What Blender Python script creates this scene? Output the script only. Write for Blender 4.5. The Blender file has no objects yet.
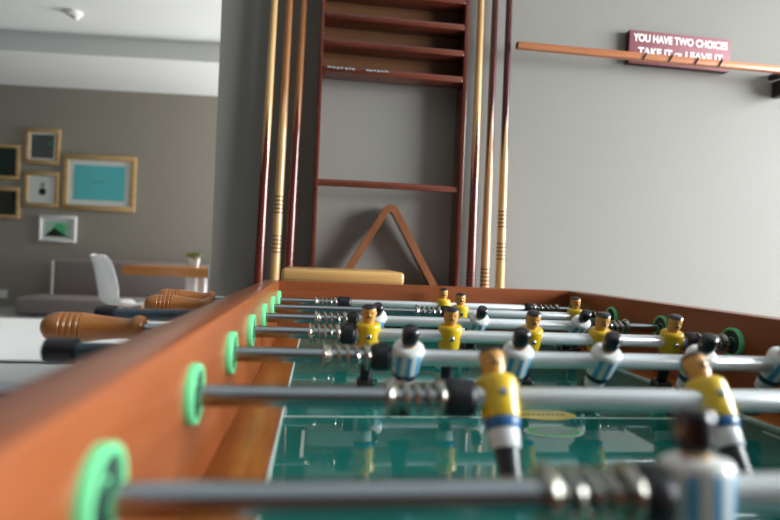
import bpy, bmesh, math, random
from mathutils import Vector, Matrix
random.seed(7)
PI = math.pi
SC = bpy.context.scene
COL = SC.collection
H = 0.80            # height of the rod axes above the floor
SP = 0.15           # distance from rod to rod
W = 0.61            # inner width of the football table

# ------------------------------------------------------------------ materials
def srgb(h):
    h = h.lstrip('#')
    c = [int(h[i:i + 2], 16) / 255 for i in (0, 2, 4)]
    return tuple(x / 12.92 if x <= .04045 else ((x + .055) / 1.055) ** 2.4 for x in c)

def newmat(name):
    m = bpy.data.materials.new(name); m.use_nodes = True
    n = m.node_tree; b = n.nodes['Principled BSDF']
    return m, n, b

def plain(name, col, rough=.5, metal=0., coat=0., noise=0., scale=40., bump=0., spec=.5):
    m, n, b = newmat(name)
    if isinstance(col, str): col = srgb(col)
    b.inputs['Roughness'].default_value = rough
    b.inputs['Metallic'].default_value = metal
    b.inputs['Coat Weight'].default_value = coat
    b.inputs['Specular IOR Level'].default_value = spec
    tc = n.nodes.new('ShaderNodeTexCoord'); nz = n.nodes.new('ShaderNodeTexNoise')
    nz.inputs['Scale'].default_value = scale; nz.inputs['Detail'].default_value = 4
    n.links.new(tc.outputs['Object'], nz.inputs['Vector'])
    mx = n.nodes.new('ShaderNodeMix'); mx.data_type = 'RGBA'
    k = noise
    mx.inputs[6].default_value = (*[c * (1 - k) for c in col], 1)
    mx.inputs[7].default_value = (*[min(1, c * (1 + k)) for c in col], 1)
    n.links.new(nz.outputs['Fac'], mx.inputs[0])
    n.links.new(mx.outputs[2], b.inputs['Base Color'])
    if bump:
        bp = n.nodes.new('ShaderNodeBump'); bp.inputs['Strength'].default_value = bump
        bp.inputs['Distance'].default_value = .002
        n.links.new(nz.outputs['Fac'], bp.inputs['Height']); n.links.new(bp.outputs['Normal'], b.inputs['Normal'])
    return m

def wood(name, dark, light, axis='Y', scale=9., rough=.35, coat=.2, fine=1.):
    m, n, b = newmat(name)
    d, l = srgb(dark), srgb(light)
    tc = n.nodes.new('ShaderNodeTexCoord'); mp = n.nodes.new('ShaderNodeMapping')
    s = {'X': (.08, 1, 1), 'Y': (1, .08, 1), 'Z': (1, 1, .08)}[axis]
    mp.inputs['Scale'].default_value = [q * scale for q in s]
    n.links.new(tc.outputs['Object'], mp.inputs['Vector'])
    n1 = n.nodes.new('ShaderNodeTexNoise'); n1.inputs['Scale'].default_value = 2.2; n1.inputs['Detail'].default_value = 5
    n1.inputs['Distortion'].default_value = .6
    n2 = n.nodes.new('ShaderNodeTexNoise'); n2.inputs['Scale'].default_value = 22 * fine; n2.inputs['Detail'].default_value = 3
    n.links.new(mp.outputs[0], n1.inputs['Vector']); n.links.new(mp.outputs[0], n2.inputs['Vector'])
    mul = n.nodes.new('ShaderNodeMath'); mul.operation = 'MULTIPLY_ADD'; mul.inputs[1].default_value = .45
    n.links.new(n2.outputs['Fac'], mul.inputs[0]); n.links.new(n1.outputs['Fac'], mul.inputs[2])
    rp = n.nodes.new('ShaderNodeValToRGB')
    rp.color_ramp.elements[0].position = .48; rp.color_ramp.elements[0].color = (*d, 1)
    rp.color_ramp.elements[1].position = .95; rp.color_ramp.elements[1].color = (*l, 1)
    n.links.new(mul.outputs[0], rp.inputs['Fac']); n.links.new(rp.outputs['Color'], b.inputs['Base Color'])
    b.inputs['Roughness'].default_value = rough; b.inputs['Coat Weight'].default_value = coat
    b.inputs['Coat Roughness'].default_value = .15
    return m

def striped(name, c1, c2, freq):
    m, n, b = newmat(name)
    tc = n.nodes.new('ShaderNodeTexCoord'); sx = n.nodes.new('ShaderNodeSeparateXYZ')
    n.links.new(tc.outputs['Object'], sx.inputs[0])
    a = n.nodes.new('ShaderNodeMath'); a.operation = 'MULTIPLY'; a.inputs[1].default_value = freq * 2 * PI
    n.links.new(sx.outputs['X'], a.inputs[0])
    c = n.nodes.new('ShaderNodeMath'); c.operation = 'COSINE'; n.links.new(a.outputs[0], c.inputs[0])
    g = n.nodes.new('ShaderNodeMath'); g.operation = 'GREATER_THAN'; g.inputs[1].default_value = .15
    n.links.new(c.outputs[0], g.inputs[0])
    # stripes stop below the shoulders
    z = n.nodes.new('ShaderNodeMath'); z.operation = 'LESS_THAN'; z.inputs[1].default_value = .0095
    n.links.new(sx.outputs['Z'], z.inputs[0])
    mu = n.nodes.new('ShaderNodeMath'); mu.operation = 'MULTIPLY'
    n.links.new(g.outputs[0], mu.inputs[0]); n.links.new(z.outputs[0], mu.inputs[1])
    mx = n.nodes.new('ShaderNodeMix'); mx.data_type = 'RGBA'
    mx.inputs[6].default_value = (*srgb(c1), 1); mx.inputs[7].default_value = (*srgb(c2), 1)
    n.links.new(mu.outputs[0], mx.inputs[0]); n.links.new(mx.outputs[2], b.inputs['Base Color'])
    b.inputs['Roughness'].default_value = .3; b.inputs['Coat Weight'].default_value = .3
    return m

M = {}
M['wall'] = plain('wall_paint', '#88847d', .75, noise=.03, scale=3)
M['far_wall'] = plain('far_wall_paint', '#9c968a', .8, noise=.03, scale=2)
M['ceil'] = plain('ceiling_paint', '#eef0ee', .85, noise=.02, scale=2)
M['floor'] = plain('floor_tile', '#b4b6b6', .25, noise=.03, scale=3)
M['table_wood'] = wood('table_wood', '#803f1b', '#97522a', 'Y', 7, .33, .3)
M['end_wood'] = wood('end_wall_wood', '#7f4020', '#98542e', 'X', 7, .35, .25)
M['strip_wood'] = wood('strip_wood', '#85460f', '#b8742e', 'Y', 10, .3, .3)
M['handle_wood'] = wood('handle_wood', '#94541f', '#c27c3a', 'X', 25, .35, .3)
M['cherry'] = wood('cherry_wood', '#481d11', '#6e3322', 'X', 12, .28, .5)
M['cherry_post'] = wood('cherry_post_wood', '#43190f', '#683024', 'Z', 12, .25, .5)
M['panel_brown'] = wood('rack_panel_wood', '#5c3c23', '#71492c', 'X', 10, .5, .0)
M['triangle'] = wood('triangle_wood', '#6d3f23', '#885434', 'Z', 12, .4, .2)
M['maple'] = wood('maple_wood', '#b88a52', '#d6b077', 'Z', 20, .3, .4)
M['honey'] = wood('honey_wood', '#b58250', '#cfa070', 'Z', 20, .3, .4)
M['amber'] = wood('amber_wood', '#87522a', '#a86f3e', 'Z', 20, .3, .4)
M['rosewood'] = wood('rosewood', '#4c1a11', '#742f20', 'Z', 20, .25, .5)
M['darkrose'] = wood('dark_rosewood', '#38130f', '#54201a', 'Z', 20, .25, .5)
M['ringdark'] = plain('ring_inlay', '#38220f', .4)
M['rail'] = wood('rail_wood', '#a9623c', '#c98358', 'X', 12, .4, .2)
M['stool'] = wood('stool_wood', '#bd8f51', '#d3a768', 'X', 8, .4, .2)
M['sign'] = plain('sign_red', '#95595f', .6, noise=.06, scale=60)
M['signshade'] = plain('sign_edge_shade', '#3b1f22', .6)  # shade on the sign's sides, put in as a darker red
M['white'] = plain('white_paint', '#f2f2f0', .4)
M['letter'] = plain('letter_white', '#f6f0ee', .6)
M['chrome'] = plain('steel', '#aab2b8', .2, metal=1.)
M['tube'] = plain('steel_tube', '#f2f8fa', .28, metal=.5)
M['spring'] = plain('spring_steel', '#b6b3a8', .2, metal=1.)
M['rubber'] = plain('black_rubber', '#17171c', .38, noise=.1)
M['sleeve'] = plain('slate_plastic', '#3d4a55', .4)
M['mint'] = plain('mint_plastic', '#74dc98', .4)
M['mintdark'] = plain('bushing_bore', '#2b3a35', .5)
M['yellow'] = plain('yellow_paint', '#dfb816', .32, coat=.3, noise=.03)
M['stripe'] = striped('white_blue_stripes', '#e8eae6', '#56a9d8', 115)
M['skin'] = plain('figure_skin', '#cf974a', .4, coat=.2)
M['hair'] = plain('figure_hair', '#15141a', .3, coat=.3)
M['belt'] = plain('belt_blue', '#1f679f', .35)
M['navy'] = plain('belt_navy', '#1a3350', .35)
M['shorts'] = plain('shorts_white', '#e4e6e8', .4)
M['boot'] = plain('boot_black', '#141416', .35)
M['line'] = plain('pitch_line', '#d5e8e0', .35)
M['dark'] = plain('dark_metal', '#241d1c', .45)
M['goal_dark'] = plain('goal_dark', '#0c0b0a', .7)
M['sofa'] = plain('sofa_fabric', '#928886', .95, noise=.06, scale=90, bump=.2)
M['sofaside'] = plain('sofa_side', '#b5b0a4', .8)
M['oakframe'] = wood('frame_wood', '#b08f5c', '#c9aa76', 'X', 6, .5, 0)
M['mat'] = plain('picture_mat', '#dfe2dd', .8)
M['cyan'] = plain('art_cyan', '#5fc4c8', .5, noise=.03, scale=4)
M['artgreen'] = plain('art_green', '#4fc07f', .6)
M['artmint'] = plain('art_mint', '#a9d3b8', .6)
M['artblack'] = plain('art_black', '#17201c', .6)
M['artgrey'] = plain('art_grey', '#9aa3a2', .6)
M['artdark'] = plain('art_dark', '#20332d', .5, noise=.2, scale=5)
M['artline'] = plain('art_line', '#5a5850', .6)
M['tabletop'] = wood('cafe_table_wood', '#b87436', '#cf8c4b', 'X', 5, .4, .2)
M['leaf'] = plain('succulent_leaf', '#6e7a3a', .6, noise=.2, scale=60)
M['soil'] = plain('soil', '#3a2d20', .9)
M['emb_yellow'] = plain('emblem_yellow', '#c9b45a', .3)
M['emb_green'] = plain('emblem_green', '#3fae62', .3)
M['emb_white'] = plain('emblem_white', '#c8d8cf', .3)
M['emb_grey'] = plain('emblem_grey', '#7c8f8b', .3)
m, n_, b_ = newmat('pitch_glass')
b_.inputs['Base Color'].default_value = (*srgb('#2a7a68'), 1)
b_.inputs['Roughness'].default_value = .035; b_.inputs['IOR'].default_value = 1.55
tc_ = n_.nodes.new('ShaderNodeTexCoord'); nz_ = n_.nodes.new('ShaderNodeTexNoise'); nz_.inputs['Scale'].default_value = 6
n_.links.new(tc_.outputs['Object'], nz_.inputs['Vector'])
mx_ = n_.nodes.new('ShaderNodeMix'); mx_.data_type = 'RGBA'
mx_.inputs[6].default_value = (*srgb('#19655c'), 1); mx_.inputs[7].default_value = (*srgb('#278077'), 1)
n_.links.new(nz_.outputs['Fac'], mx_.inputs[0]); n_.links.new(mx_.outputs[2], b_.inputs['Base Color'])
M['pitch'] = m

# ------------------------------------------------------------------ mesh helpers
def B(): return bmesh.new()

def box(bm, x0, x1, y0, y1, z0, z1, bev=0., seg=2, mi=0):
    r = bmesh.ops.create_cube(bm, size=1)
    vs = r['verts']
    for v in vs:
        v.co = Vector(((x0 + x1) / 2 + v.co.x * (x1 - x0), (y0 + y1) / 2 + v.co.y * (y1 - y0), (z0 + z1) / 2 + v.co.z * (z1 - z0)))
    if mi:
        for f in {f for v in vs for f in v.link_faces}: f.material_index = mi
    if bev:
        es = list({e for v in vs for e in v.link_edges})
        bmesh.ops.bevel(bm, geom=es, offset=bev, segments=seg, affect='EDGES', profile=.5, clamp_overlap=True)

def lathe(bm, prof, axis='Z', seg=24, c=(0, 0, 0), sx=1., sy=1., mis=None):
    """prof: list of (t, r) along the axis"""
    rings = []
    c = Vector(c)
    def P(t, r, a):
        u, v = r * math.cos(a) * sx, r * math.sin(a) * sy
        return c + {'Z': Vector((u, v, t)), 'X': Vector((t, u, v)), 'Y': Vector((u, t, v))}[axis]
    for t, r in prof:
        if r < 1e-6: rings.append([bm.verts.new(P(t, 0, 0))])
        else: rings.append([bm.verts.new(P(t, r, 2 * PI * i / seg)) for i in range(seg)])
    for k in range(len(rings) - 1):
        A, C = rings[k], rings[k + 1]
        for i in range(seg):
            j = (i + 1) % seg
            if len(A) == 1 and len(C) == 1: continue
            if len(A) == 1: f = bm.faces.new((A[0], C[i], C[j]))
            elif len(C) == 1: f = bm.faces.new((A[i], A[j], C[0]))
            else: f = bm.faces.new((A[i], A[j], C[j], C[i]))
            if mis: f.material_index = mis[k]
    for R_ in (rings[0], rings[-1]):
        if len(R_) > 2: bm.faces.new(R_)

def tube(bm, pts, r, seg=8, cap=True):
    pts = [Vector(p) for p in pts]; rings = []
    N = len(pts); prev = None
    for i, p in enumerate(pts):
        t = (pts[min(i + 1, N - 1)] - pts[max(i - 1, 0)]).normalized()
        if prev is None:
            a = Vector((0, 0, 1)) if abs(t.z) < .9 else Vector((1, 0, 0))
            nrm = t.cross(a).normalized()
        else: nrm = (prev - t * prev.dot(t)).normalized()
        prev = nrm; bi = t.cross(nrm)
        rr = r[i] if isinstance(r, (list, tuple)) else r
        rings.append([bm.verts.new(p + (nrm * math.cos(2 * PI * k / seg) + bi * math.sin(2 * PI * k / seg)) * rr) for k in range(seg)])
    for i in range(N - 1):
        for k in range(seg):
            j = (k + 1) % seg
            bm.faces.new((rings[i][k], rings[i][j], rings[i + 1][j], rings[i + 1][k]))
    if cap:
        bm.faces.new(rings[0][::-1]); bm.faces.new(rings[-1])

def ball(bm, c, rx, ry, rz, seg=12):
    r = bmesh.ops.create_uvsphere(bm, u_segments=seg, v_segments=max(6, seg // 2 + 2), radius=1)
    for v in r['verts']: v.co = Vector(c) + Vector((v.co.x * rx, v.co.y * ry, v.co.z * rz))

def prism(bm, poly, y0, y1):
    """poly of (x, z), extruded from y0 to y1"""
    a = [bm.verts.new((x, y0, z)) for x, z in poly]; b = [bm.verts.new((x, y1, z)) for x, z in poly]
    bm.faces.new(a); bm.faces.new(b[::-1]); N = len(poly)
    for i in range(N):
        j = (i + 1) % N; bm.faces.new((a[i], b[i], b[j], a[j]))

def mesh(name, bm, mats, smooth=True):
    bmesh.ops.recalc_face_normals(bm, faces=bm.faces[:])
    me = bpy.data.meshes.new(name); bm.to_mesh(me); bm.free()
    for m in (mats if isinstance(mats, (list, tuple)) else [mats]): me.materials.append(m)
    if smooth:
        for p in me.polygons: p.use_smooth = True
        me.set_sharp_from_angle(angle=math.radians(38))
    return me

def put(name, me, parent=None, loc=(0, 0, 0), rot=(0, 0, 0)):
    o = bpy.data.objects.new(name, me); COL.objects.link(o)
    o.parent = parent; o.location = loc; o.rotation_euler = rot
    return o

def part(name, bm, mats, parent=None, loc=(0, 0, 0), rot=(0, 0, 0), label=None, smooth=True):
    o = put(name, mesh(name, bm, mats, smooth), parent, loc, rot)
    if label: o['label'] = label
    return o

def thing(name, label, cat, loc=(0, 0, 0), rz=0, group=None):
    o = put(name, None, None, loc, (0, 0, rz)); o.empty_display_size = .05
    o['label'] = label; o['category'] = cat
    if group: o['group'] = group
    return o

def tag(o, label, cat, group=None):
    o['label'] = label; o['category'] = cat
    if group: o['group'] = group
    return o

def struct(name, bm, mats, loc=(0, 0, 0), rot=(0, 0, 0)):
    o = part(name, bm, mats, None, loc, rot, smooth=False); o['kind'] = 'structure'; return o

# ------------------------------------------------------------------ the room
YW = 1.56           # near wall
CZ = 3.37           # ceiling
FA = .0796          # the far wall is turned a little against the table
b = B(); box(b, -7.5, 4.2, -4, 9.6, -.1, 0); struct('floor', b, M['floor'])
b = B(); box(b, -7.5, 4.2, -4, 9.6, CZ, CZ + .1); struct('ceiling', b, M['ceil'])
b = B(); box(b, -.222, 4.2, YW, YW + .18, 0, CZ); struct('wall_near', b, M['wall'])
b = B(); box(b, -5, 6, 0, .15, 0, CZ); struct('wall_far', b, M['far_wall'], (-3.02, 8.404, 0), (0, 0, -FA))
b = B(); box(b, -5, 6, -1.45, 0, 3.14, CZ); struct('trim_ceiling', b, M['ceil'], (-3.02, 8.404, 0), (0, 0, -FA))
# right wall with the window that lights the games corner (outside the picture)
b = B()
box(b, 3.4, 3.55, -4, -1.0, 0, CZ); box(b, 3.4, 3.55, 1.2, 1.56, 0, CZ)
box(b, 3.4, 3.55, -1.0, 1.2, 0, .8); box(b, 3.4, 3.55, -1.0, 1.2, 2.25, CZ)
struct('wall_right', b, M['wall'])

# ------------------------------------------------------------------ the football table
TB = thing('foosball_table', 'brown wooden table football cabinet with green pitch, in the foreground', 'table', (0, 0, 0))
ZT, ZP = H + .0372, H - .075
Y0, Y1 = -.0265, 1.0763
TH = .032
b = B(); box(b, -TH, 0, Y0 - TH, Y1 + TH, H - .2, ZT, .0025); part('side_wall', b, M['table_wood'], TB)
b = B(); box(b, W, W + TH, Y0 - TH, Y1 + TH, H - .2, ZT, .0025); part('side_wall', b, M['table_wood'], TB)
for (ya, yb) in ((Y1, Y1 + TH), (Y0 - TH, Y0)):
    b = B(); gx0, gx1 = W / 2 - .09, W / 2 + .09
    box(b, 0.0005, gx0, ya, yb, H - .2, ZT); box(b, gx1, W - .0005, ya, yb, H - .2, ZT)
    box(b, gx0, gx1, ya, yb, H - .012, ZT); box(b, gx0, gx1, ya, yb, H - .2, ZP)
    part('end_wall', b, M['end_wood'], TB)
    b = B(); s = 1 if ya > .5 else -1
    yo = (yb if s > 0 else ya)
    box(b, gx0 - .01, gx1 + .01, min(yo, yo + s * .004), max(yo, yo + s * .004), ZP - .05, H - .008)
    part('goal_back', b, M['goal_dark'], TB)
b = B(); box(b, 0, W, Y0, Y1, ZP - .012, ZP); part('pitch', b, M['pitch'], TB, label='glossy green glass playing field')
for xa, xb, xe in ((0, .0455, .0455), (W - .0455, W, W - .0455)):
    b = B(); box(b, xa + .0003, xb, Y0, Y1, ZP, ZP + .0025, .0006); part('side_strip', b, M['strip_wood'], TB)
    b = B(); box(b, xe - .001, xe + .001, Y0, Y1, ZP, ZP + .0028); part('edge_line', b, M['line'], TB)
# pitch markings
zl = ZP + .0004
def stripmark(x0, x1, y0, y1):
    b = B(); box(b, x0, x1, y0, y1, ZP - .0002, zl); part('field_marking', b, M['line'], TB)
lw = .0016
stripmark(.047, W - .047, .5145, .5175)
for y0_, dy in ((Y0 + .002, .23), (Y1 - .002, -.23)):
    ya = y0_ + dy
    stripmark(W / 2 - .15, W / 2 + .15, ya - lw / 2, ya + lw / 2)
    for xx in (W / 2 - .15, W / 2 + .15): stripmark(xx - lw / 2, xx + lw / 2, min(y0_, ya), max(y0_, ya))
for xx in (.068, W - .068): stripmark(xx - lw / 2, xx + lw / 2, .40, .47)
def annulus(bm, cx, cy, r0, r1, z0, z1, sy=1., seg=48):
    for i in range(seg):
        a, c = 2 * PI * i / seg, 2 * PI * (i + 1) / seg
        P = lambda r, t, z: bm.verts.new((cx + r * math.cos(t), cy + r * math.sin(t) * sy, z))
        bm.faces.new((P(r0, a, z1), P(r1, a, z1), P(r1, c, z1), P(r0, c, z1)))
        bm.faces.new((P(r1, a, z0), P(r1, c, z0), P(r1, c, z1), P(r1, a, z1)))
        bm.faces.new((P(r0, a, z0), P(r0, a, z1), P(r0, c, z1), P(r0, c, z0)))
# oval emblems printed on the pitch
def oval(bm, cx, cy, rx, ry, z0, z1, seg=40):
    lathe(bm, [(z0, rx), (z1, rx), (z1, 0)], 'Z', seg, (cx, cy, 0), 1, ry / rx)
b = B(); oval(b, .327, .527, .036, .020, ZP, zl + .0002); part('pitch_emblem', b, M['emb_yellow'], TB, label='yellow oval emblem on the pitch')
b = B()
for i in range(9):
    x = .302 + i * .0056; box(b, x, x + .0032, .524, .530, zl, zl + .0004)
part('emblem_mark', b, M['artline'], TB)
b = B(); oval(b, .312, .468, .030, .018, ZP, zl + .0002); part('pitch_emblem', b, M['emb_white'], TB, label='green oval emblem with white rim on the pitch')
b = B(); oval(b, .312, .468, .027, .0155, ZP, zl + .0004); part('emblem_centre', b, M['emb_green'], TB)
b = B(); oval(b, .312, .468, .021, .0105, ZP, zl + .0006); part('emblem_bar', b, M['emb_grey'], TB)
# cabinet underneath
b = B(); box(b, 0.0005, W - .0005, Y0, Y1, H - .2, H - .185); part('bottom_panel', b, M['end_wood'], TB)
for xx in (.02, W - .08):
    for yy in (Y0 + .01, Y1 - .07):
        b = B(); box(b, xx, xx + .06, yy, yy + .06, 0, H - .2, .004); part('leg', b, M['table_wood'], TB)
# bushings, a ring in the side wall for each rod
b = B(); lathe(b, [(-.002, .0085), (-.002, .0188), (.003, .0188), (.0041, .0180), (.0044, .0165), (.0041, .0158), (.0022, .0150), (.0022, .0085)], 'X', 32)
bush_me = mesh('bushing', b, M['mint'])
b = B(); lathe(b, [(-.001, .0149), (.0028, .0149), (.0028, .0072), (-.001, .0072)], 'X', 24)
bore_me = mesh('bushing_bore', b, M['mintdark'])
for k in range(1, 8):
    for xx, rz in ((.0014, 0), (W - .0014, PI)):
        o = put('bushing', bush_me, TB, (xx, k * SP, H), (0, 0, rz)); o['label'] = 'mint green plastic rod bushing'
        put('bore', bore_me, o)

# ------------------------------------------------------------------ figures
def figure_meshes(team):
    D = {}
    shirt = M['yellow'] if team == 'y' else M['stripe']
    b = B()
    lathe(b, [(-.0150, .0), (-.0150, .0116), (-.0140, .0126), (-.006, .0133), (.004, .0141), (.0095, .0145), (.0120, .0140), (.0136, .0126), (.0142, .0105), (.0143, 0)], 'Z', 36, sy=.92)
    for s in (-1, 1):   # arms held against the sides
        tube(b, [(s * .0108, 0, .0105), (s * .0122, 0, .006), (s * .0122, -.001, .000), (s * .0112, -.002, -.008)],
             [.0022, .0030, .0028, .0020], 10)
    D['player'] = mesh('player', b, shirt)
    b = B()
    lathe(b, [(.0138, .0066), (.0165, .0066), (.0185, .0074), (.0215, .0080), (.0290, .0083), (.0330, .0082), (.0352, .0073), (.0365, .0054), (.0370, .0028), (.0371, 0)], 'Z', 28, sy=.98)
    ball(b, (0, -.0083, .0258), .0013, .0018, .0024, 8)           # nose
    for s in (-1, 1): ball(b, (s * .0081, .001, .0262), .0011, .0018, .0026, 8)   # ears
    D['head'] = mesh('head', b, M['skin'])
    b = B()
    lathe(b, [(.0165, .0072), (.0190, .0083), (.0220, .0088), (.0290, .0090), (.0318, .0090), (.0335, .0088), (.0358, .0078), (.0371, .0056), (.0376, .0028), (.0377, 0)], 'Z', 28, sy=.98)
    kill = [f for f in b.faces if (f.calc_center_median().y < (.0030 if team == 'y' else -.0058) and f.calc_center_median().z < .0330) or (len(f.verts) > 4)]
    bmesh.ops.delete(b, geom=kill, context='FACES')
    bmesh.ops.solidify(b, geom=b.faces[:], thickness=.0006)
    D['hair'] = mesh('hair', b, M['hair'])
    for s, nm in ((-1, 'eyeL'), (1, 'eyeR')):
        b = B(); ball(b, (s * .0033, -.0074, .0282), .0012, .0008, .0009, 8); D[nm] = mesh('eye', b, M['hair'])
    b = B(); tube(b, [(-.0034, -.0072, .0222), (-.0013, -.0081, .0231), (.0013, -.0081, .0231), (.0034, -.0072, .0222)], .0007, 6)
    D['mouth'] = mesh('moustache', b, M['hair'])
    b = B(); lathe(b, [(-.0215, .0), (-.0215, .0106), (-.0205, .0114), (-.0160, .0121), (-.0149, .0117), (-.0149, 0)], 'Z', 28, sy=.92)
    D['belt'] = mesh('belt', b, M['belt'] if team == 'y' else M['navy'])
    b = B()
    lathe(b, [(-.0335, .0), (-.0335, .0084), (-.0325, .0092), (-.0235, .0102), (-.0214, .0102), (-.0214, 0)], 'Z', 28, sy=.86)
    D['shorts'] = mesh('shorts', b, M['shorts'])
    b = B()
    lathe(b, [(-.056, .0), (-.056, .0070), (-.045, .0070), (-.036, .0080), (-.0334, .0082), (-.0334, 0)], 'Z', 20, sy=.75)
    box(b, -.0105, .0105, -.010, .008, -.0690, -.0545, .003, 3)
    box(b, -.0095, .0095, -.0135, -.006, -.0690, -.0610, .0025, 3)
    D['boots'] = mesh('boot', b, M['boot'])
    b = B(); lathe(b, [(.001, .0030), (-.0003, .0030), (-.0014, .0020), (-.0016, 0)], 'Y', 14, (0, -.0128, 0))
    D['screw'] = mesh('screw', b, M['chrome'])
    return D
FIG = {'y': figure_meshes('y'), 'w': figure_meshes('w')}
def put_figure(team, rod, x, tilt):
    D = FIG[team]
    p = put('player', D['player'], rod, (x, 0, 0), (math.radians(tilt), 0, 0))
    p['label'] = 'yellow shirted player figure' if team == 'y' else 'white and light blue shirted player figure'
    if team == 'w':
        p.rotation_euler = (math.radians(-tilt), 0, PI)
    for key, nm in (('head', 'head'), ('hair', 'hair'), ('eyeL', 'eye'), ('eyeR', 'eye'), ('mouth', 'moustache'), ('belt', 'belt'), ('shorts', 'shorts'), ('boots', 'boots'), ('screw', 'screw')):
        o = put(nm, D[key], p)
        if key in ('head', 'hair', 'eyeL', 'eyeR', 'mouth'):      # the white team has slightly smaller heads
            k, kz = (.88, .86) if team == 'w' else (1., .93)
            o.scale = (k, k, kz); o.location.z = .0138 * (1 - kz)
    return p

# spring, bumper, handle, cap shared by all rods (unit length along X)
def helix_mesh():
    b = B(); turns, pts = 4.5, []
    N = 110
    for i in range(N + 1):
        t = i / N
        pts.append((.06 + .88 * t, .0096 * math.cos(2 * PI * turns * t), .0096 * math.sin(2 * PI * turns * t)))
    # wire is round once the spring is stretched to about 4 cm: build in millimetre space
    pts = [(p[0] * .04, p[1], p[2]) for p in pts]
    tube(b, pts, .0014, 8)
    for c in (.0016, .0382):
        lathe(b, [(c - .0016, .0065), (c - .0016, .0120), (c - .0008, .0126), (c + .0008, .0126), (c + .0016, .0120), (c + .0016, .0065)], 'X', 28)
    return mesh('spring', b, M['spring'])
SPR = helix_mesh()
def bumper_mesh(L):
    b = B(); h, q = .0127, .0055; prof = [(0, .0062), (0, h - q)]
    for i in range(1, 7):
        a = PI / 2 * i / 6; prof.append((q - q * math.cos(a), h - q + q * math.sin(a)))
    for i in range(7):
        a = PI / 2 * i / 6; prof.append((L - q + q * math.sin(a), h - q + q * math.cos(a)))
    prof += [(L, .0062)]
    lathe(b, prof, 'X', 28); return mesh('bumper', b, M['rubber'])
def handle_mesh(L=.108):
    # x = 0 is the collar, x = -L the outer end
    pr = [(0, .0), (0, .0115), (-.002, .0140), (-.007, .0150), (-.011, .0140), (-.0135, .0118), (-.020, .0112), (-.032, .0122), (-.048, .0140), (-.060, .0158)]
    for i in range(4):
        x = -.066 - i * .0062
        pr += [(x + .0012, .0164), (x, .0152), (x - .0012, .0166)]
    pr += [(-.091, .0166), (-.098, .0152), (-.103, .0128), (-.1065, .0085), (-L, .003), (-L, 0)]
    b = B(); lathe(b, pr, 'X', 32); return mesh('handle', b, M['handle_wood'])
HND = handle_mesh()
b = B(); lathe(b, [(0, 0), (0, .0098), (-.002, .0108), (-.021, .0112), (-.0245, .0102), (-.0262, .007), (-.0265, 0)], 'X', 28); CAP = mesh('end_cap', b, M['rubber'])
b = B()
for i in range(3): annulus(b, 0, 0, .1, .1, 0, 0) if False else None
b.free()

def make_rod(k, team, label, figs, sl, bl, br, sr, left_end, handle_len_x):
    """figs: (x, tilt); sl/sr spring spans, bl/br bumper spans"""
    t = thing('foosball_rod', label, 'foosball rod', (0, k * SP, H - (.0014 if k == 1 else .0010)), 0, 'rods of the table football')
    xl = left_end
    b = B(); lathe(b, [(xl + .002, 0), (xl + .002, .0067), (W + .10, .0067), (W + .10, 0)], 'X', 24); part('rod', b, M['chrome'], t)
    b = B(); a0, a1 = bl[1] - .001, br[0] + .001
    lathe(b, [(a0, .0066), (a0, .0070), (a0 + .001, .0077), (a1 - .001, .0077), (a1, .0070), (a1, .0066)], 'X', 28); part('tube', b, M['tube'], t)
    for x, tl in figs: put_figure(team, t, x, tl)
    for s0, s1 in (sl, sr):
        o = put('spring', SPR, t, (s0, 0, 0)); o.scale.x = (s1 - s0) / .04
    for s0, s1 in (bl, br): put('bumper', bumper_mesh(s1 - s0), t, (s0, 0, 0))
    if team == 'y':
        o = put('handle', HND, t, (handle_len_x, 0, 0)); o['label'] = 'turned wooden handle with four grooves'
        o = put('end_cap', CAP, t, (W + .10, 0, 0), (0, 0, PI))
    else:
        b = B(); lathe(b, [(handle_len_x - .001, .0068), (handle_len_x - .001, .0075), (-TH - .012, .0075), (-TH - .012, .0068)], 'X', 20)
        part('sleeve', b, M['sleeve'], t, label='slate grey plastic sleeve')
        o = put('end_cap', CAP, t, (handle_len_x, 0, 0)); o['label'] = 'round black rubber end cap'
        o = put('handle', HND, t, (W + .10, 0, 0), (0, 0, PI))
    return t

make_rod(1, 'w', 'nearest steel foosball rod along the bottom, blurred, with striped white players', [(.2310, -8), (.41, -10)],
         (.1644, .2020), (.2027, .217), (.426, .443), (.4435, .482), -.16, -.13)
make_rod(2, 'y', 'foosball rod with the largest yellow players, second from the camera', [(.1970, -36), (.3505, -39), (.506, -36)],
         (.1220, .1590), (.1595, .1810), (.525, .545), (.5455, .585), -.235, -.13)
make_rod(3, 'w', 'foosball rod carrying five white and blue players with backs turned', [(.1600, 30), (.2640, 28), (.3515, 34), (.4500, 32), (.5385, 34)],
         (.083, .1250), (.1255, .1450), (.555, .573), (.5735, .602), -.126, -.126)
make_rod(4, 'y', 'foosball rod carrying five small yellow players facing the camera', [(.1369, 8), (.2355, 10), (.3365, 18), (.426, 16), (.5220, 16)],
         (.068, .1035), (.104, .1225), (.5405, .556), (.5565, .595), -.2210, -.1146)
make_rod(5, 'w', 'foosball rod with three leaning white players, behind the yellow five', [(.1619, 44), (.3144, 44), (.4727, 46)],
         (.074, .1195), (.120, .1362), (.4885, .504), (.5045, .55), -.197, -.1965)
make_rod(6, 'y', 'foosball rod with two tiny yellow players, second from far end wall', [(.3256, 2), (.5382, 2)],
         (.2454, .2892), (.2897, .3085), (.554, .570), (.5705, .600), -.20, -.0947)
make_rod(7, 'y', 'farthest foosball rod with one tiny yellow goalkeeper by end wall', [(.329, 2)],
         (.0723, .1150), (.1154, .143), (.5005, .5155), (.516, .5707), -.23, -.118)

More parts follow.
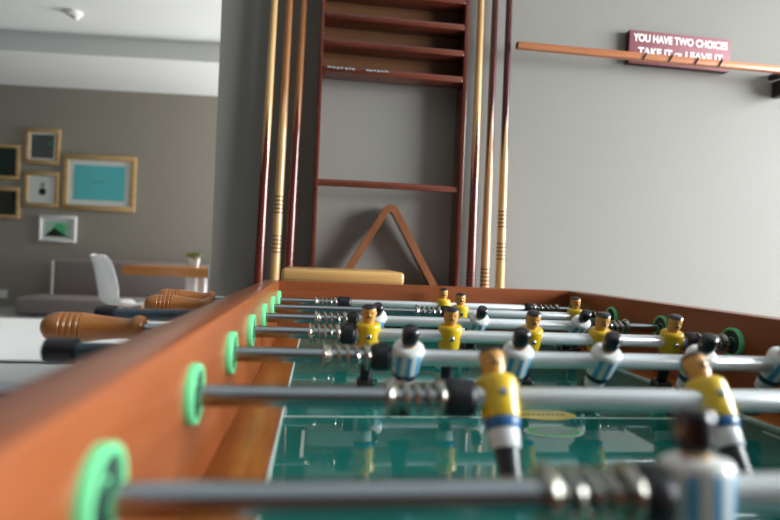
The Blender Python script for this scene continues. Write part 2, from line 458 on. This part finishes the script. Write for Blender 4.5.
# ------------------------------------------------------------------ stool behind the table
ST = thing('bar_stool', 'pale wooden stool seat just behind the far end of the football table', 'stool', (.131, 1.262, 0))
b = B(); box(b, -.133, .133, -.11, .11, .833, .861, .008, 3); part('seat', b, M['stool'], ST)
for sx in (-1, 1):
    for sy in (-1, 1):
        b = B(); tube(b, [(sx * .095, sy * .08, .834), (sx * .12, sy * .105, .0)], [.016, .014], 12); part('leg', b, M['stool'], ST)
b = B()
for sy in (-1, 1): tube(b, [(-.111, sy * .096, .28), (.111, sy * .096, .28)], .009, 10)
part('footrest', b, M['stool'], ST)

# ------------------------------------------------------------------ cue rack on the near wall
RK = thing('cue_rack', 'tall reddish-brown wall rack with ball shelves between the cues', 'cue rack', (0, 0, 0))
YR0, YR1 = 1.485, YW
for x0, x1 in ((.0545, .066), (.459, .473)):
    b = B(); box(b, x0, x1, YR0, YR1, .785, 2.08, .003); part('post', b, M['cherry_post'], RK)
b = B(); box(b, -.13, .66, 1.465, YR1, .755, .785, .004); part('base_tray', b, M['cherry'], RK)
b = B(); box(b, .066, .459, YR1 - .010, YR1, 1.425, 2.08); part('back_panel', b, M['panel_brown'], RK)
for i in range(9):
    z = 1.408 + i * .0735
    b = B(); box(b, .066, .459, YR0 + .010, YR1 - .010, z - .012, z - .002, .001)
    box(b, .066, .459, YR0, YR0 + .012, z - .012, z + .005, .003)
    part('ball_shelf', b, M['cherry'], RK)
b = B(); tube(b, [(.066 + .393 * i / 12, 1.50 - .012 * math.sin(PI * i / 12), 1.0935) for i in range(13)], .0098, 14)
part('crossbar', b, M['cherry'], RK)
b = B(); box(b, -.13, .66, 1.535, YR1, 2.05, 2.075, .004); part('clip_rail', b, M['cherry'], RK)
# worn white lettering along the lowest shelf, only its top shows above the lip
b = B()
for x0, w, h in ((.079, .010, .006), (.092, .009, .007), (.104, .007, .008), (.114, .008, .006), (.127, .007, .008), (.137, .006, .007), (.146, .008, .008),
                 (.186, .006, .007), (.194, .007, .008), (.205, .008, .006), (.216, .007, .008), (.227, .006, .007), (.236, .011, .006)):
    box(b, x0, x0 + w, YR0 - .0004, YR0 + .001, 1.4128 - h, 1.4128 - h * .35)
part('lettering', b, M['artgrey'], RK, label='worn white lettering on the lowest shelf lip')

# cues: butt and shaft meet in a ring of four long points
def make_cue(x0, z0, x1, z1, zs, amp, butt, shaft, label, rings=()):
    L = 1.42
    t = thing('pool_cue', label, 'pool cue', (x0 + (x1 - x0) / (z1 - z0) * (.787 - z0), 1.503, .787), 0, 'cues standing in the wall rack')
    lean = math.atan2(x1 - x0, z1 - z0)
    t.rotation_euler = (-.012, lean, 0)
    rad = lambda z: .0138 + (.0064 - .0138) * max(0, min(1, z / L)) ** .9
    seg = 32
    zc = zs - .787
    cut = [zc - amp / 2 + amp * abs(((i / seg * 4) % 1) * 2 - 1) for i in range(seg)]
    def ring(bm, z): return [bm.verts.new((rad(z) * math.cos(2 * PI * i / seg), rad(z) * math.sin(2 * PI * i / seg), z)) for i in range(seg)]
    def cutring(bm): return [bm.verts.new((rad(cut[i]) * math.cos(2 * PI * i / seg), rad(cut[i]) * math.sin(2 * PI * i / seg), cut[i])) for i in range(seg)]
    def bridge(A, C, bm, mi=0):
        for i in range(seg):
            j = (i + 1) % seg; f = bm.faces.new((A[i], A[j], C[j], C[i])); f.material_index = mi
    bm = B(); zz = [0.0, .004]; mi = [0]
    marks = []
    for g in rings:
        for q in (-.022, -.011, 0, .011, .022): marks.append(g - .787 + q)
    last = ring(bm, 0); first = last
    for mkz in sorted(marks):
        a = ring(bm, mkz - .0018); bridge(last, a, bm, 0)
        c = ring(bm, mkz + .0018); bridge(a, c, bm, 1); last = c
    a = ring(bm, zc - amp / 2 - .01); bridge(last, a, bm, 0)
    c = cutring(bm); bridge(a, c, bm, 0)
    bm.faces.new(first)
    part('butt', bm, [M[butt], M['ringdark']], t)
    bm = B(); c = cutring(bm); a = ring(bm, zc + amp / 2 + .01); bridge(c, a, bm)
    last = a
    for z in (1.1, L - .012):
        if z > zc + amp / 2 + .02: d = ring(bm, z); bridge(last, d, bm); last = d
    bm.faces.new(last)
    part('shaft', bm, M[shaft], t)
    bm = B(); lathe(bm, [(L - .012, .0062), (L - .003, .0062), (L, .004), (L, 0)], 'Z', 16); part('tip', bm, M['mat'], t)
    bm = B(); lathe(bm, [(-.0005, 0), (-.0005, .0140), (.006, .0141), (.006, 0)], 'Z', 24); part('butt_cap', bm, M['rubber'], t)
    return t
make_cue(-.084, .804, -.073, 1.582, 1.20, .20, 'rosewood', 'maple', 'leftmost cue, pale shaft above a dark red butt')
make_cue(-.041, .833, -.032, 1.586, 1.29, .12, 'maple', 'amber', 'cue with cream ringed butt, left of the rack', (.918, 1.026))
make_cue(-.004, .876, .007, 1.59, 1.27, .12, 'rosewood', 'amber', 'slim brown cue hugging the left post of the rack')
make_cue(.511, .825, .510, 1.641, 1.22, .22, 'rosewood', 'maple', 'cue with blond shaft and red ringed butt, beside the right post', (.845,))
make_cue(.552, .827, .552, 1.645, 1.24, .22, 'honey', 'darkrose', 'middle right cue, dark red shaft over honey butt ringed at the bottom', (.85,))
make_cue(.597, .828, .594, 1.649, 1.25, .14, 'maple', 'darkrose', 'rightmost cue, pale butt with two sets of dark rings', (.925, 1.018))

# ball triangle standing on the rack base
def tri_outline(side, rc):
    hgt = side * math.sqrt(3) / 2; cs = [(-side / 2, 0), (side / 2, 0), (0, hgt)]
    out = []
    for i in range(3):
        cx, cz = cs[i]; mx, mz = 0, hgt / 3
        dx, dz = mx - cx, mz - cz; d = math.hypot(dx, dz)
        ox, oz = cx + dx / d * 2 * rc, cz + dz / d * 2 * rc
        a0 = {0: 150, 1: 270, 2: 30}[i]
        for k in range(9):
            a = math.radians(a0 + 120 * k / 8); out.append((ox + rc * math.cos(a), oz + rc * math.sin(a)))
    return out
b = B()
o_, i_ = tri_outline(.325, .024), [(x, z + .019) for x, z in tri_outline(.325 - .066, .008)]
y0_, y1_ = 1.497, 1.540
va = [[b.verts.new((x, y, z)) for x, z in pl] for pl in (o_, i_) for y in (y0_, y1_)]
N = len(o_)
for i in range(N):
    j = (i + 1) % N
    b.faces.new((va[0][i], va[0][j], va[2][j], va[2][i])); b.faces.new((va[1][i], va[3][i], va[3][j], va[1][j]))
    b.faces.new((va[0][i], va[1][i], va[1][j], va[0][j])); b.faces.new((va[2][i], va[2][j], va[3][j], va[3][i]))
o = part('ball_triangle', b, M['triangle'], None, (.271, 0, .786))
tag(o, 'wooden ball triangle standing upright inside the lower rack', 'triangle')

# wall rail, hooks and sign
RL = thing('wall_rail', 'long light-brown wooden rail along the wall in front of the sign', 'rail', (.615, 1.49, 1.517))
b = B(); box(b, 0, 1.30, -.010, .010, -.0100, .0090, .0025); part('bar', b, M['rail'], RL)
b = B(); box(b, -.0015, .0015, -.0085, .0085, -.0085, .0075, .001); part('dark_end', b, M['dark'], RL, (-.001, 0, 0))  # thin slab that makes the bar's left end dark
for xh in (.386, .4675, .551, .628):
    b = B(); tube(b, [(xh + .010, .0125, .008), (xh + .010, .004, .0120), (xh + .007, -.006, .0120), (xh + .004, -.0122, .007), (xh, -.0125, -.003), (xh - .005, -.0122, -.0105), (xh - .008, -.0118, -.0135)], .0021, 8)
    part('hook', b, M['dark'], RL)
for xh in (.868, 1.2):
    b = B(); box(b, xh - .012, xh + .012, .009, .07, -.009, .008, .002)
    if xh > .8: box(b, xh + .002, xh + .03, -.004, .07, -.065, -.0127, .004)
    part('bracket', b, M['dark'], RL)
SG = thing('wall_sign', 'dark red oblong sign with white capitals about two choices', 'sign', (1.1495, 1.535, 1.5645))
sw, sh = .334, .100
b = B(); box(b, -sw / 2, sw / 2, 0, .024, -sh / 2, sh / 2, .002)
for f in b.faces:
    f.material_index = 0 if f.calc_center_median().y < .003 else 1
part('board', b, [M['sign'], M['signshade']], SG)
def text_mesh(txt, size, bold=.030):
    cu = bpy.data.curves.new('txt', 'FONT'); cu.body = txt; cu.size = size; cu.extrude = .0006; cu.offset = bold * size
    cu.align_x = 'CENTER'; cu.align_y = 'CENTER'
    o = bpy.data.objects.new('txt', cu); COL.objects.link(o)
    dg = bpy.context.evaluated_depsgraph_get(); me = bpy.data.meshes.new_from_object(o.evaluated_get(dg))
    bpy.data.objects.remove(o); bpy.data.curves.remove(cu)
    return me
def lettering(rows):
    """rows: (text, centre x, centre z, width, cap height); joined into one mesh facing -Y"""
    bm = B()
    for txt, cx, cz, wd, ht in rows:
        me = text_mesh(txt, .03)
        xs = [v.co.x for v in me.vertices]; ys = [v.co.y for v in me.vertices]
        x0, x1, y0, y1 = min(xs), max(xs), min(ys), max(ys)
        for v in me.vertices:
            v.co = Vector((cx + ((v.co.x - x0) / (x1 - x0) - .5) * wd, -v.co.z, cz + ((v.co.y - y0) / (y1 - y0) - .5) * ht))
        bm.from_mesh(me); bpy.data.meshes.remove(me)
    return bm
for row in (('YOU HAVE TWO CHOICES', .0, .028, .312, .0238), ('TAKE IT', -.083, -.0125, .112, .0238), ('OR', -.006, -.016, .026, .017), ('LEAVE IT', .079, -.0125, .124, .0238)):
    part('lettering', lettering([row]), M['letter'], SG, (0, -.0006, 0), smooth=False)
SG.rotation_euler = (0, .004, 0)

# light switch at the end of the near wall
o = B(); box(o, -.2295, -.222, YW + .005, YW + .085, .812, .858, .002)
o = part('wall_switch', o, M['white'])
tag(o, 'small white switch plate on the end of the near wall', 'switch')

# ------------------------------------------------------------------ lounge behind
def far(u, d=0., z=0.):
    """a point on the far wall: u along it, d out of it into the room"""
    return (-3.02 + u * math.cos(FA) - d * math.sin(FA), 8.404 - u * math.sin(FA) - d * math.cos(FA), z)
def picture(label, u0, u1, z0, z1, fw, fmat, art, mw):
    """hung flat on the far wall; art(bm-building callback, w, h, parent)"""
    t = thing('picture_frame', label, 'picture', far((u0 + u1) / 2, .0, (z0 + z1) / 2), -FA, 'pictures on the far wall')
    w, h = (u1 - u0) / 2, (z1 - z0) / 2
    b = B(); box(b, -w, w, -.03, 0, -h, -h + fw, .004); box(b, -w, w, -.03, 0, h - fw, h, .004)
    box(b, -w, -w + fw, -.03, 0, -h + fw, h - fw, .004); box(b, w - fw, w, -.03, 0, -h + fw, h - fw, .004)
    part('frame', b, fmat, t)
    b = B(); box(b, -w + fw, w - fw, -.014, 0, -h + fw, h - fw); part('mat', b, M['mat'], t)
    art(t, w - fw - mw, h - fw - mw)
    return t
def flat(t, nm, mat, x0, x1, z0, z1, y=-.0155):
    b = B(); box(b, x0, x1, y, -.013, z0, z1); return part(nm, b, mat, t)
def art_cyan(t, w, h):
    flat(t, 'artwork', M['cyan'], -w, w, -h, h)
    b = B()
    for i in range(9): box(b, -.095 + i * .0215, -.079 + i * .0215, -.0165, -.0150, -.006 + .012, .012 + .010 * ((i * 7) % 3 == 0))
    part('caption', b, M['artline'], t)
def art_dots(t, w, h):
    b = B()
    for i in range(8):
        for j in range(9):
            x, z = -w + (i + .5) * 2 * w / 8, -h + (j + .5) * 2 * h / 9
            box(b, x - w * .112, x + w * .112, -.0155, -.013, z - h * .099, z + h * .099)
    part('artwork', b, M['artblack'], t)
    b = B(); x, z = -w + 6.5 * 2 * w / 8, -h + 5.5 * 2 * h / 9; box(b, x - .02, x + .02, -.0165, -.0155, z - .02, z + .02); part('accent', b, M['artgreen'], t)
def art_small(t, w, h):
    b = B(); lathe(b, [(-.0155, .052), (-.013, .052), (-.013, 0)], 'Y', 20, (.01, 0, -.03)); part('artwork', b, M['artblack'], t)
    b = B(); box(b, -.02, .04, -.0155, -.013, .03, .10); part('accent', b, M['artgrey'], t)
def art_hill(t, w, h):
    flat(t, 'artwork', M['artmint'], -w, w, -h, h)
    b = B(); lathe(b, [(-.0165, h * .82), (-.0150, h * .82), (-.0150, 0)], 'Y', 28, (w * .15, 0, -h * .05)); 
    part('disc', b, M['artgreen'], t)
    b = B(); prism(b, [(-w, -h), (w, -h), (w * .45, -h * .62), (-w * .28, h * .15)], -.0175, -.0160); part('hill', b, M['artblack'], t)
def art_darkgreen(t, w, h): flat(t, 'artwork', M['artdark'], -w, w, -h, h)
def art_darklines(t, w, h):
    flat(t, 'artwork', M['artblack'], -w, w, -h, h)
    b = B()
    for i in range(6): box(b, -w * .8, w * .8, -.0165, -.015, h * (.7 - i * .28), h * (.76 - i * .28))
    part('line_pattern', b, M['artline'], t)
U = lambda x: (x + 3.02) / math.cos(FA)
picture('largest picture, turquoise print in a pale wood frame', U(-3.565), U(-2.555), 1.41, 2.205, .075, M['oakframe'], art_cyan, .075)
picture('upper small picture with a grid of dark dots', U(-4.10), U(-3.625), 2.04, 2.54, .055, M['oakframe'], art_dots, .03)
picture('small picture with a tiny black motif on white, left of the turquoise print', U(-4.09), U(-3.61), 1.43, 1.93, .055, M['oakframe'], art_small, .05)
picture('dark green picture at left edge, above another dark one', U(-4.66), U(-4.165), 1.80, 2.295, .05, M['oakframe'], art_darkgreen, .0)
picture('black picture with faint lines at the left edge, lower of two', U(-4.64), U(-4.143), 1.25, 1.69, .05, M['oakframe'], art_darklines, .0)
picture('white framed picture of a black hill on green, below the others', U(-3.865), U(-3.355), .942, 1.318, .035, M['white'], art_hill, .045)

b = B(); box(b, -.075, .075, -.012, 0, -.06, .06, .003); o = part('wall_socket', b, M['white'], None, far(U(-4.345), 0, .176), (0, 0, -FA))
tag(o, 'white socket plate low on the far wall, left of the sofa', 'socket')

SF = thing('sofa', 'low grey fabric sofa along the far wall under the pictures', 'sofa', far(U(-2.53), .0, 0), -FA)
b = B(); box(b, -.93, 2.2, -.36, -.02, .16, .715, .04, 3); part('backrest', b, M['sofa'], SF)
b = B(); box(b, -.97, -.932, -.37, -.02, .02, .69, .01); part('side_panel', b, M['sofaside'], SF)
b = B(); box(b, -1.04, 2.2, -1.02, -.372, .02, .235, .045, 3); part('seat', b, M['sofa'], SF)
b = B()
for x in (-.9, 0.5, 2.0): box(b, x, x + .06, -.9, -.84, 0, .035)
part('foot', b, M['dark'], SF)

CT = thing('cafe_table', 'orange wooden table with white legs beside the wall edge', 'table', (-1.83, 5.73, 0), -FA)
b = B(); box(b, 0, 1.35, -.01, .62, .632, .728, .006); part('tabletop', b, M['tabletop'], CT)
for x, y in ((.585, .16), (1.19, .16), (.585, .5), (1.19, .5)):
    b = B(); box(b, x, x + .095, y - .045, y + .045, 0, .633, .006); part('leg', b, M['white'], CT)
PT = thing('potted_succulent', 'tiny green succulent in a white pot on the orange table', 'plant', (-1.175, 5.86, .728), 0)
b = B()
pr = [(0, .048), (.098, .066), (.100, .066), (.100, .058), (.085, .056), (.085, 0)]
lathe(b, [(0, 0)] + pr, 'Z', 4); bmesh.ops.rotate(b, verts=b.verts[:], cent=(0, 0, 0), matrix=Matrix.Rotation(PI / 4, 3, 'Z'))
part('pot', b, M['white'], PT, smooth=False)
b = B()
for i in range(26):
    a = i * 2.4; tl = .25 + .9 * (i / 26); L = .055 + .045 * random.random()
    d = Vector((math.cos(a) * math.sin(tl), math.sin(a) * math.sin(tl), math.cos(tl)))
    p0 = Vector((0, 0, .085)) + Vector((d.x, d.y, 0)) * .02
    tube(b, [p0, p0 + d * L * .5, p0 + d * L * .85, p0 + d * L], [.008, .015, .012, .001], 6)
part('foliage', b, M['leaf'], PT)
b = B(); lathe(b, [(.080, .05), (.087, .05), (.087, 0)], 'Z', 12); part('soil', b, M['soil'], PT)

# white shell chair, facing the table
CH = thing('shell_chair', 'white moulded shell chair standing at the orange table', 'chair', (-1.59, 5.10, 0), math.radians(46))
b = B(); prof = [(.16, .375), (.14, .400), (.08, .400), (0, .392), (-.10, .396), (-.165, .43), (-.195, .51), (-.215, .60), (-.235, .69), (-.262, .77), (-.285, .815), (-.297, .825)]
hw_ = [.14, .16, .17, .17, .17, .16, .15, .145, .135, .12, .095, .06]
rows = []
for (x, z), hw in zip(prof, hw_):
    row = []
    for j in range(13):
        s = -1 + 2 * j / 12
        bulge = abs(s) ** 2.5
        bx = bulge * .075 if z > .5 else bulge * .02
        bz = 0 if z > .5 else bulge * .035
        row.append(b.verts.new((x + bx, s * hw, z + bz)))
    rows.append(row)
for i in range(len(rows) - 1):
    for j in range(12): b.faces.new((rows[i][j], rows[i][j + 1], rows[i + 1][j + 1], rows[i + 1][j]))
bmesh.ops.recalc_face_normals(b, faces=b.faces[:])
bmesh.ops.solidify(b, geom=b.faces[:], thickness=.012)
so = part('shell', b, M['white'], CH); md = so.modifiers.new('sub', 'SUBSURF'); md.levels = md.render_levels = 2
for sx in (-1, 1):
    for sy in (-1, 1):
        b = B(); tube(b, [(sx * .09, sy * .09, .395), (sx * .20, sy * .20, 0)], [.016, .012], 12); part('leg', b, M['tabletop'], CH)

BN = thing('low_table', 'wide white low table on the floor left of the football table', 'table', (-1.75, 2.87, 0))
b = B(); box(b, -1.0, 1.10, -.63, .64, .441, .45, .002); part('tabletop', b, M['white'], BN)
b = B(); box(b, -.99, 1.09, -.628, .63, .345, .432, .004); part('apron', b, M['white'], BN)
for sx in (-.95, 1.0):
    for sy in (-.58, .54):
        b = B(); box(b, sx, sx + .06, sy, sy + .06, 0, .346); part('leg', b, M['white'], BN)
b = B(); box(b, -.97, 1.07, -.61, .61, .431, .4415); part('joint', b, M['dark'], BN, label='dark gap under the table top')

SD = thing('smoke_detector', 'round white smoke detector on the ceiling', 'smoke detector', (-2.594, 6.263, CZ))
b = B(); lathe(b, [(0, 0), (0, .085), (-.02, .085), (-.035, .075), (-.045, .06), (-.045, 0)], 'Z', 32); part('base', b, M['white'], SD)
b = B(); lathe(b, [(-.045, 0), (-.045, .04), (-.075, .035), (-.085, .02), (-.087, 0)], 'Z', 24, (.02, 0, 0)); part('sensor', b, M['white'], SD)

# ------------------------------------------------------------------ light
def area(name, loc, to, sx, sy, power, col=(1, 1, 1)):
    L = bpy.data.lights.new(name, 'AREA'); L.shape = 'RECTANGLE'; L.size = sx; L.size_y = sy; L.energy = power; L.color = col
    o = bpy.data.objects.new(name, L); COL.objects.link(o); o.location = loc
    o.rotation_euler = (Vector(to) - Vector(loc)).to_track_quat('-Z', 'Y').to_euler()
    return o
wl = area('window_sky', (3.36, .10, 1.55), (.7, .45, .2), 2.0, 1.3, 152, (.90, .96, 1.0))
wl.data.spread = math.radians(130)
area('window_glow', (3.37, .10, 1.50), (0, .10, 1.50), 2.0, 1.3, 66, (.92, .97, 1.0))
area('lounge_daylight', (2.9, 7.15, 1.5), (-4, 7.25, 1.5), 1.3, 2.2, 340, (.98, .99, 1.0))
ll = area('low_table_fill', (-3.0, 1.6, 3.3), (-2.6, 2.6, 0), 1.5, 1.5, 42, (.93, .97, 1.0))  # added overhead fill for the white low table, no known lamp there
ll.data.spread = math.radians(95)
wd = bpy.data.worlds.new('World'); SC.world = wd; wd.use_nodes = True
bg = wd.node_tree.nodes['Background']; bg.inputs[0].default_value = (.86, .93, 1, 1); bg.inputs[1].default_value = .05

# ------------------------------------------------------------------ camera
cam = bpy.data.cameras.new('camera'); co = bpy.data.objects.new('camera', cam); COL.objects.link(co); SC.camera = co
cam.sensor_width = 36; cam.sensor_fit = 'HORIZONTAL'; cam.lens = 36 * 560 / 780
cam.clip_start = .01; cam.clip_end = 60
yaw, pitch, roll = .1276, -.0005, .0414
f = Vector((math.sin(yaw) * math.cos(pitch), math.cos(yaw) * math.cos(pitch), math.sin(pitch)))
r = f.cross(Vector((0, 0, 1))).normalized(); u = r.cross(f)
r2 = r * math.cos(roll) + u * math.sin(roll); u2 = -r * math.sin(roll) + u * math.cos(roll)
co.matrix_world = Matrix(((r2.x, u2.x, -f.x, .075), (r2.y, u2.y, -f.y, -.0585), (r2.z, u2.z, -f.z, .888), (0, 0, 0, 1)))
cam.dof.use_dof = True; cam.dof.focus_distance = .93; cam.dof.aperture_fstop = 3.7

SC.view_settings.view_transform = 'Standard'; SC.view_settings.look = 'None'
SC.view_settings.gamma = 1; SC.view_settings.use_curve_mapping = False; SC.view_settings.exposure = 0
